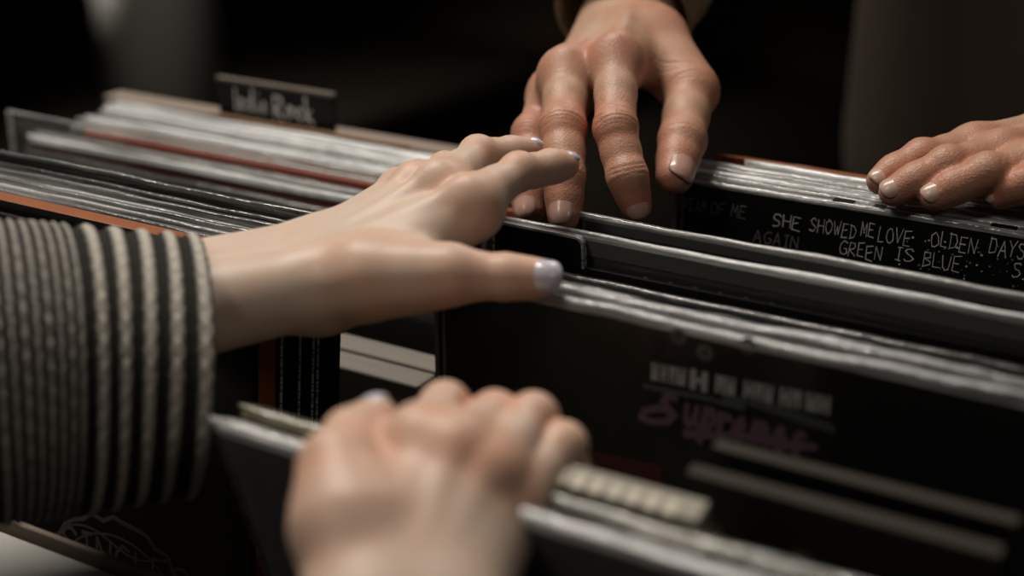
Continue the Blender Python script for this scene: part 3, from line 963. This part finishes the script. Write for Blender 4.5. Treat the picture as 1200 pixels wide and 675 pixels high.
# arms, trunk, neck and head at a coarser grid
fb = Field((-.32, .30, .02), (.72, 1.0, 1.86), .012)
B = fb.new()
cone = fb.cone
cone(B, (.20, .70, .92), (.20, .70, 1.30), .135, .145, .05)
for s in (-1, 1):
    cone(B, (.20 + s * .07, .70, .95), (.20 + s * .10, .70, 1.28), .12, .115, .06)
    cone(B, (.20 + s * .09, .70, .92), (.20 + s * .10, .70, .50), .088, .060, .03)
    cone(B, (.20 + s * .10, .70, .50), (.20 + s * .11, .72, .09), .058, .040, .02)
    cone(B, (.20 + s * .11, .74, .06), (.20 + s * .12, .56, .05), .042, .032, .02)
cone(B, (.20, .70, 1.38), (-.01, .64, 1.38), .07, .055, .05); cone(B, (.20, .70, 1.38), (.41, .64, 1.38), .07, .055, .05)
cone(B, (-.01, .64, 1.38), (-.055, .405, 1.125), .050, .036, .03); cone(B, (.41, .64, 1.38), (.435, .405, 1.08), .050, .036, .03)
cone(B, (.20, .69, 1.40), (.20, .66, 1.56), .058, .054, .03)
cone(B, (.20, .655, 1.66), (.20, .635, 1.66), .088, .080, .03); cone(B, (.20, .60, 1.60), (.20, .60, 1.57), .060, .045, .04)
cone(B, (.20, .548, 1.645), (.20, .530, 1.617), .010, .014, .012)
for s in (-1, 1): cone(B, (.20 + s * .088, .66, 1.645), (.20 + s * .092, .66, 1.615), .014, .010, .008)
PB, FB = fb.mesh(B); PB = relax(PB, FB, 1)
body_mesh('body', [R1[:3], R2_[:3], (PB, FB, np.zeros(len(PB)))], M['skin_man'], man)
nails_out(R1[3], M['nail'], man)
nails_out(R2_[3], M['nail_pale'], man)


def field_child(name, lo, hi, s, cones, mat, parent, it=2):
    f = Field(lo, hi, s); A = f.new()
    for c in cones: f.cone(A, *c)
    P, Fq = f.mesh(A); P = relax(P, Fq, it)
    return body_mesh(name, [(P, Fq, np.zeros(len(P)))], mat, parent)


field_child('sweater', (-.20, .36, .74), (.62, .98, 1.56), .009, [
    ((.20, .70, .86), (.20, .70, 1.30), .165, .165, .05), ((.10, .69, .83), (.10, .70, 1.30), .142, .138, .05), ((.30, .69, .83), (.30, .70, 1.30), .142, .138, .05),
    ((.20, .70, 1.39), (-.01, .64, 1.38), .085, .072, .05), ((.20, .70, 1.39), (.41, .64, 1.38), .085, .072, .05), ((.20, .69, 1.40), (.20, .67, 1.49), .075, .068, .03)], M['dark_knit'], man)
field_child('hair', (.06, .52, 1.55), (.34, .80, 1.80), .007, [((.20, .69, 1.69), (.20, .645, 1.70), .092, .080, .02), ((.20, .72, 1.62), (.20, .70, 1.68), .07, .08, .03)], M['hair'], man)
field_child('trousers', (-.05, .5, .05), (.45, .95, 1.02), .011, [c for s in (-1, 1) for c in (
    ((.20 + s * .085, .70, .92), (.20 + s * .10, .70, .50), .105, .078, .03), ((.20 + s * .10, .70, .50), (.20 + s * .11, .72, .10), .075, .062, .02))], M['trousers'], man)


def tube(path, radii, nseg=40, cuff=True, wave=None, seed=0, thick=.004):
    """a sleeve: open-ended tube with a turned-in cuff along a path; returns verts, faces, arc lengths"""
    path = np.array(path, float)
    rr = np.random.default_rng(seed)
    tg = np.gradient(path, axis=0); tg /= np.linalg.norm(tg, axis=1, keepdims=True)
    up = unit(UP - tg[0] * (UP @ tg[0]))
    V, S = [], []
    L = np.concatenate([[0], np.cumsum(np.linalg.norm(np.diff(path, axis=0), axis=1))])
    ph = rr.uniform(0, 6.28, 8)
    def ringpts(i, r):
        nonlocal up
        up = unit(up - tg[i] * (up @ tg[i])); sd = np.cross(tg[i], up)
        for j in range(nseg):
            q = 2 * math.pi * j / nseg
            wob = 1 + .035 * math.sin(2 * q + ph[0] + L[i] * 18) + .02 * math.sin(3 * q + ph[1] - L[i] * 40)
            V.append(path[i] + (up * math.cos(q) + sd * math.sin(q)) * r * wob); S.append(L[i])
    if cuff:
        for i in (6, 3, 1): ringpts(i, radii[i] - thick)
        ringpts(0, radii[0] - thick * .5)
    for i in range(len(path)): ringpts(i, radii[i])
    nr = len(V) // nseg
    Fc = [(i * nseg + j, i * nseg + (j + 1) % nseg, (i + 1) * nseg + (j + 1) % nseg, (i + 1) * nseg + j) for i in range(nr - 1) for j in range(nseg)]
    return V, Fc, S


def spline(P, n):
    P = [np.asarray(p, float) for p in P]
    P = [2 * P[0] - P[1]] + P + [2 * P[-1] - P[-2]]
    out = []
    m = len(P) - 3
    for k in range(n):
        t = k / (n - 1) * m; i = min(int(t), m - 1); t -= i
        a, b2, c, d = P[i:i + 4]
        out.append(.5 * (2 * b2 + (c - a) * t + (2 * a - 5 * b2 + 4 * c - d) * t * t + (3 * b2 - a - 3 * c + d) * t ** 3))
    return out


# his right sleeve ends just past the wrist
pw = (mr['wrist'][0] + mr['wrist'][1]) / 2
cuff = pt(728, 16, .785)
path = spline([cuff, cuff * .5 + np.array([-.055, .405, 1.125]) * .5 + np.array([0, 0, .004]), np.array([-.055, .405, 1.125]), np.array([-.03, .52, 1.25]), np.array([-.01, .64, 1.38])], 60)
rad = [(.042 + .016 * min(1, k / 25)) for k in range(60)]
for k in range(4): rad[k] = .040 + .0006 * k
v, f, s = tube(path, rad, 40, True, seed=3, thick=.003)
o = mesh_obj('sleeve', v, f, M['brown_knit'], man, True); o.matrix_parent_inverse = Matrix.Translation(-Vector(man.location))
cu = (ml['wrist'][0] + ml['wrist'][1]) / 2
c2 = cu + unit(np.array([.435, .405, 1.08]) - cu) * .06
path = spline([c2, np.array([.435, .405, 1.08]), np.array([.43, .52, 1.25]), np.array([.41, .64, 1.38])], 50)
v, f, s = tube(path, [.038 + .02 * min(1, k / 25) for k in range(50)], 40, True, seed=4, thick=.003)
o = mesh_obj('sleeve', v, f, M['brown_knit'], man, True); o.matrix_parent_inverse = Matrix.Translation(-Vector(man.location))

# ---------------- woman at the near side: left hand reaching from a striped sleeve, right hand gripping the records
woman = empty('person', (-.05, -.45, 0), label='person in striped knit sleeve with lilac nails, both hands on the near records', cat='person')
wl = {
 'res': .0011, 'scale': .92, 'flush': .9, 'dorsal': UP * .75 - RGT * .25 + CAMV * .25, 'rw': .0175, 're': .025, 'rm': .0108, 'kf': .007, 'wrinkle': .00012, 'knob': .45, 'web': .62,
 'wrist': [pt(372, 335, .572), pt(372, 300, .603)],
 'elbow': [pt(-120, 432, .520), pt(-120, 420, .550)],
 'fingers': {
  'index': (fg((552, 236, .588), (608, 202, .612), (644, 196, .628), (664, 193, .634)), (.0100, .0079, .0069, .0056), -DWN + CAMV * .3),
  'middle': (fg((517, 218, .606), (560, 182, .640), (598, 180, .655), (622, 176, .662)), (.0100, .0081, .0070, .0056), -DWN + CAMV * .2),
  'ring': (fg((489, 219, .626), (522, 200, .660), (545, 212, .675), (560, 220, .680)), (.0096, .0078, .0069, .0056), -DWN),
  'pinky': (fg((470, 226, .642), (488, 222, .668), (505, 232, .680), (520, 240, .684)), (.0088, .0071, .0064, .0052), -DWN),
  'thumb': (fg((432, 327, .562), (528, 322, .556), (592, 325, .556), (636, 326, .555)), (.0142, .0104, .0086, .0074), CAMV - DWN * .3 + RGT * .2),
 },
 'nails': {'index': (-DWN + CAMV * .25, .0080, .86, 1.05), 'middle': (-DWN + CAMV * .25, .0080, .86, 1.05), 'ring': (-DWN, .008, .86, 1.05), 'pinky': (-DWN, .007, .86, 1.0),
           'thumb': (CAMV - DWN * .15 + RGT * .15, .0070, .88, 1.05)},
}
wrr = {
 'res': .0011, 'scale': .92, 'flush': .9, 'dorsal': CAMV + UP * .45, 'rw': .0175, 're': .026, 'rm': .0112, 'kf': .007, 'wrinkle': .00010, 'knob': .4, 'web': .3,
 'wrist': [pt(425, 735, .405), pt(520, 735, .412)],
 'elbow': [pt(430, 1250, .37), pt(600, 1250, .37)],
 'fingers': {
  'index': (fg((494, 519, .452), (521, 479, .484), (535, 505, .508), (540, 525, .515)), (.0108, .0083, .0072, .0058), CAMV - DWN * .8),
  'middle': (fg((532, 530, .447), (579, 491, .482), (592, 517, .508), (598, 540, .514)), (.0108, .0085, .0074, .0058), CAMV - DWN * .8),
  'ring': (fg((568, 556, .446), (624, 492, .478), (636, 525, .500), (638, 550, .505)), (.0103, .0082, .0072, .0058), CAMV - DWN * .8),
  'pinky': (fg((592, 590, .450), (658, 524, .472), (664, 548, .490), (655, 568, .496)), (.0098, .0078, .0068, .0056), CAMV - DWN * .6 + RGT * .3),
  'thumb': (fg((408, 615, .425), (396, 548, .438), (412, 514, .458), (441, 488, .474)), (.0150, .0104, .0088, .0070), CAMV - RGT * .5 - DWN * .3),
 },
 'nails': {'thumb': (CAMV * .4 - RGT * .7 - DWN * .6, .0070, .86, 1.0), 'index': (FWD, .007, .8, 1.0), 'middle': (FWD, .007, .8, 1.0), 'ring': (FWD, .007, .8, 1.0), 'pinky': (FWD, .007, .8, 1.0)},
}
W1, W2 = hand(wl), hand(wrr)
body_mesh('body', [W1[:3], W2[:3]], M['skin_woman'], woman)
nails_out(W1[3] + W2[3], M['nail_lilac'], woman)


def knit_mat():
    m, nt, b = new_mat('striped_rib_knit')
    at = nt.nodes.new('ShaderNodeAttribute'); at.attribute_name = 'rib'
    n = noise(nt, 500, 3)
    cr = nt.nodes.new('ShaderNodeValToRGB')
    cr.color_ramp.elements[0].position = .40; cr.color_ramp.elements[1].position = .92
    cr.color_ramp.elements[0].color = (.022, .020, .018, 1); cr.color_ramp.elements[1].color = (.44, .41, .36, 1)
    ad = nt.nodes.new('ShaderNodeMath'); ad.operation = 'MULTIPLY_ADD'; ad.inputs[1].default_value = .25
    nt.links.new(n.outputs['Fac'], ad.inputs[0])
    sb = nt.nodes.new('ShaderNodeMath'); sb.operation = 'SUBTRACT'; sb.inputs[1].default_value = .12
    nt.links.new(at.outputs['Fac'], sb.inputs[0]); nt.links.new(sb.outputs[0], ad.inputs[2])
    nt.links.new(ad.outputs[0], cr.inputs[0]); nt.links.new(cr.outputs[0], b.inputs['Base Color'])
    b.inputs['Roughness'].default_value = .95; b.inputs['Specular IOR Level'].default_value = .15
    bp = nt.nodes.new('ShaderNodeBump'); bp.inputs['Strength'].default_value = .8; bp.inputs['Distance'].default_value = .0015
    nt.links.new(n.outputs['Fac'], bp.inputs['Height']); nt.links.new(bp.outputs[0], b.inputs['Normal'])
    return m


M['knit'] = knit_mat()


def knit_sleeve(ctrl, r0, n, parent, seed):
    path = np.array(spline(ctrl, n))
    L = np.concatenate([[0], np.cumsum(np.linalg.norm(np.diff(path, axis=0), axis=1))])
    rib = np.where(L < .048, .5 + .5 * np.cos(2 * math.pi * (L - .003) / .0098), .55 + .30 * np.cos(2 * math.pi * L / .0036))
    rad = (r0(L) + .0016 * rib) * np.sqrt(np.clip((L[-1] - L) / .05, 1e-4, 1))      # rounded closed upper end
    nseg = 160
    v, f, s = tube(path, rad, nseg, True, seed=seed, thick=.004)
    v = np.array(v); s = np.array(s)
    ang = np.tile(np.arange(nseg), len(v) // nseg)
    ribv = np.where(s < .048, .5 + .5 * np.cos(2 * math.pi * (s - .003) / .0098), .52 + .26 * np.cos(2 * math.pi * s / .0036))
    st = np.cos(ang * 2 * math.pi / 4 + np.floor(s / .0024) * math.pi)            # knitted stitches
    cx = np.repeat(v.reshape(-1, nseg, 3).mean(1), nseg, 0)
    v = v + (v - cx) * (.010 * st * (ribv > .3))[:, None]
    o = mesh_obj('sleeve', v, f, M['knit'], parent, True)
    at = o.data.attributes.new('rib', 'FLOAT', 'POINT'); at.data.foreach_set('value', ribv.astype(np.float32))
    o.matrix_parent_inverse = Matrix.Translation(-Vector(parent.location))
    return o


o = knit_sleeve([pt(232, 428, .567), pt(120, 428, .555), pt(0, 434, .54), pt(-140, 450, .525), np.array([-.205, -.335, .925]), np.array([-.275, -.45, 1.04]), np.array([-.315, -.56, 1.22])],
            lambda L: .0515 + .003 * np.clip(L / .06, 0, 1), 420, woman, 5)
o['label'] = 'sleeve of dark knit with cream ribs'
knit_sleeve([pt(478, 900, .395), pt(510, 1150, .375), pt(560, 1500, .34), np.array([.13, -.50, .88]), np.array([.02, -.66, 1.03]), np.array([-.03, -.75, 1.20])], lambda L: .042 + .010 * np.clip(L / .05, 0, 1), 420, woman, 6)
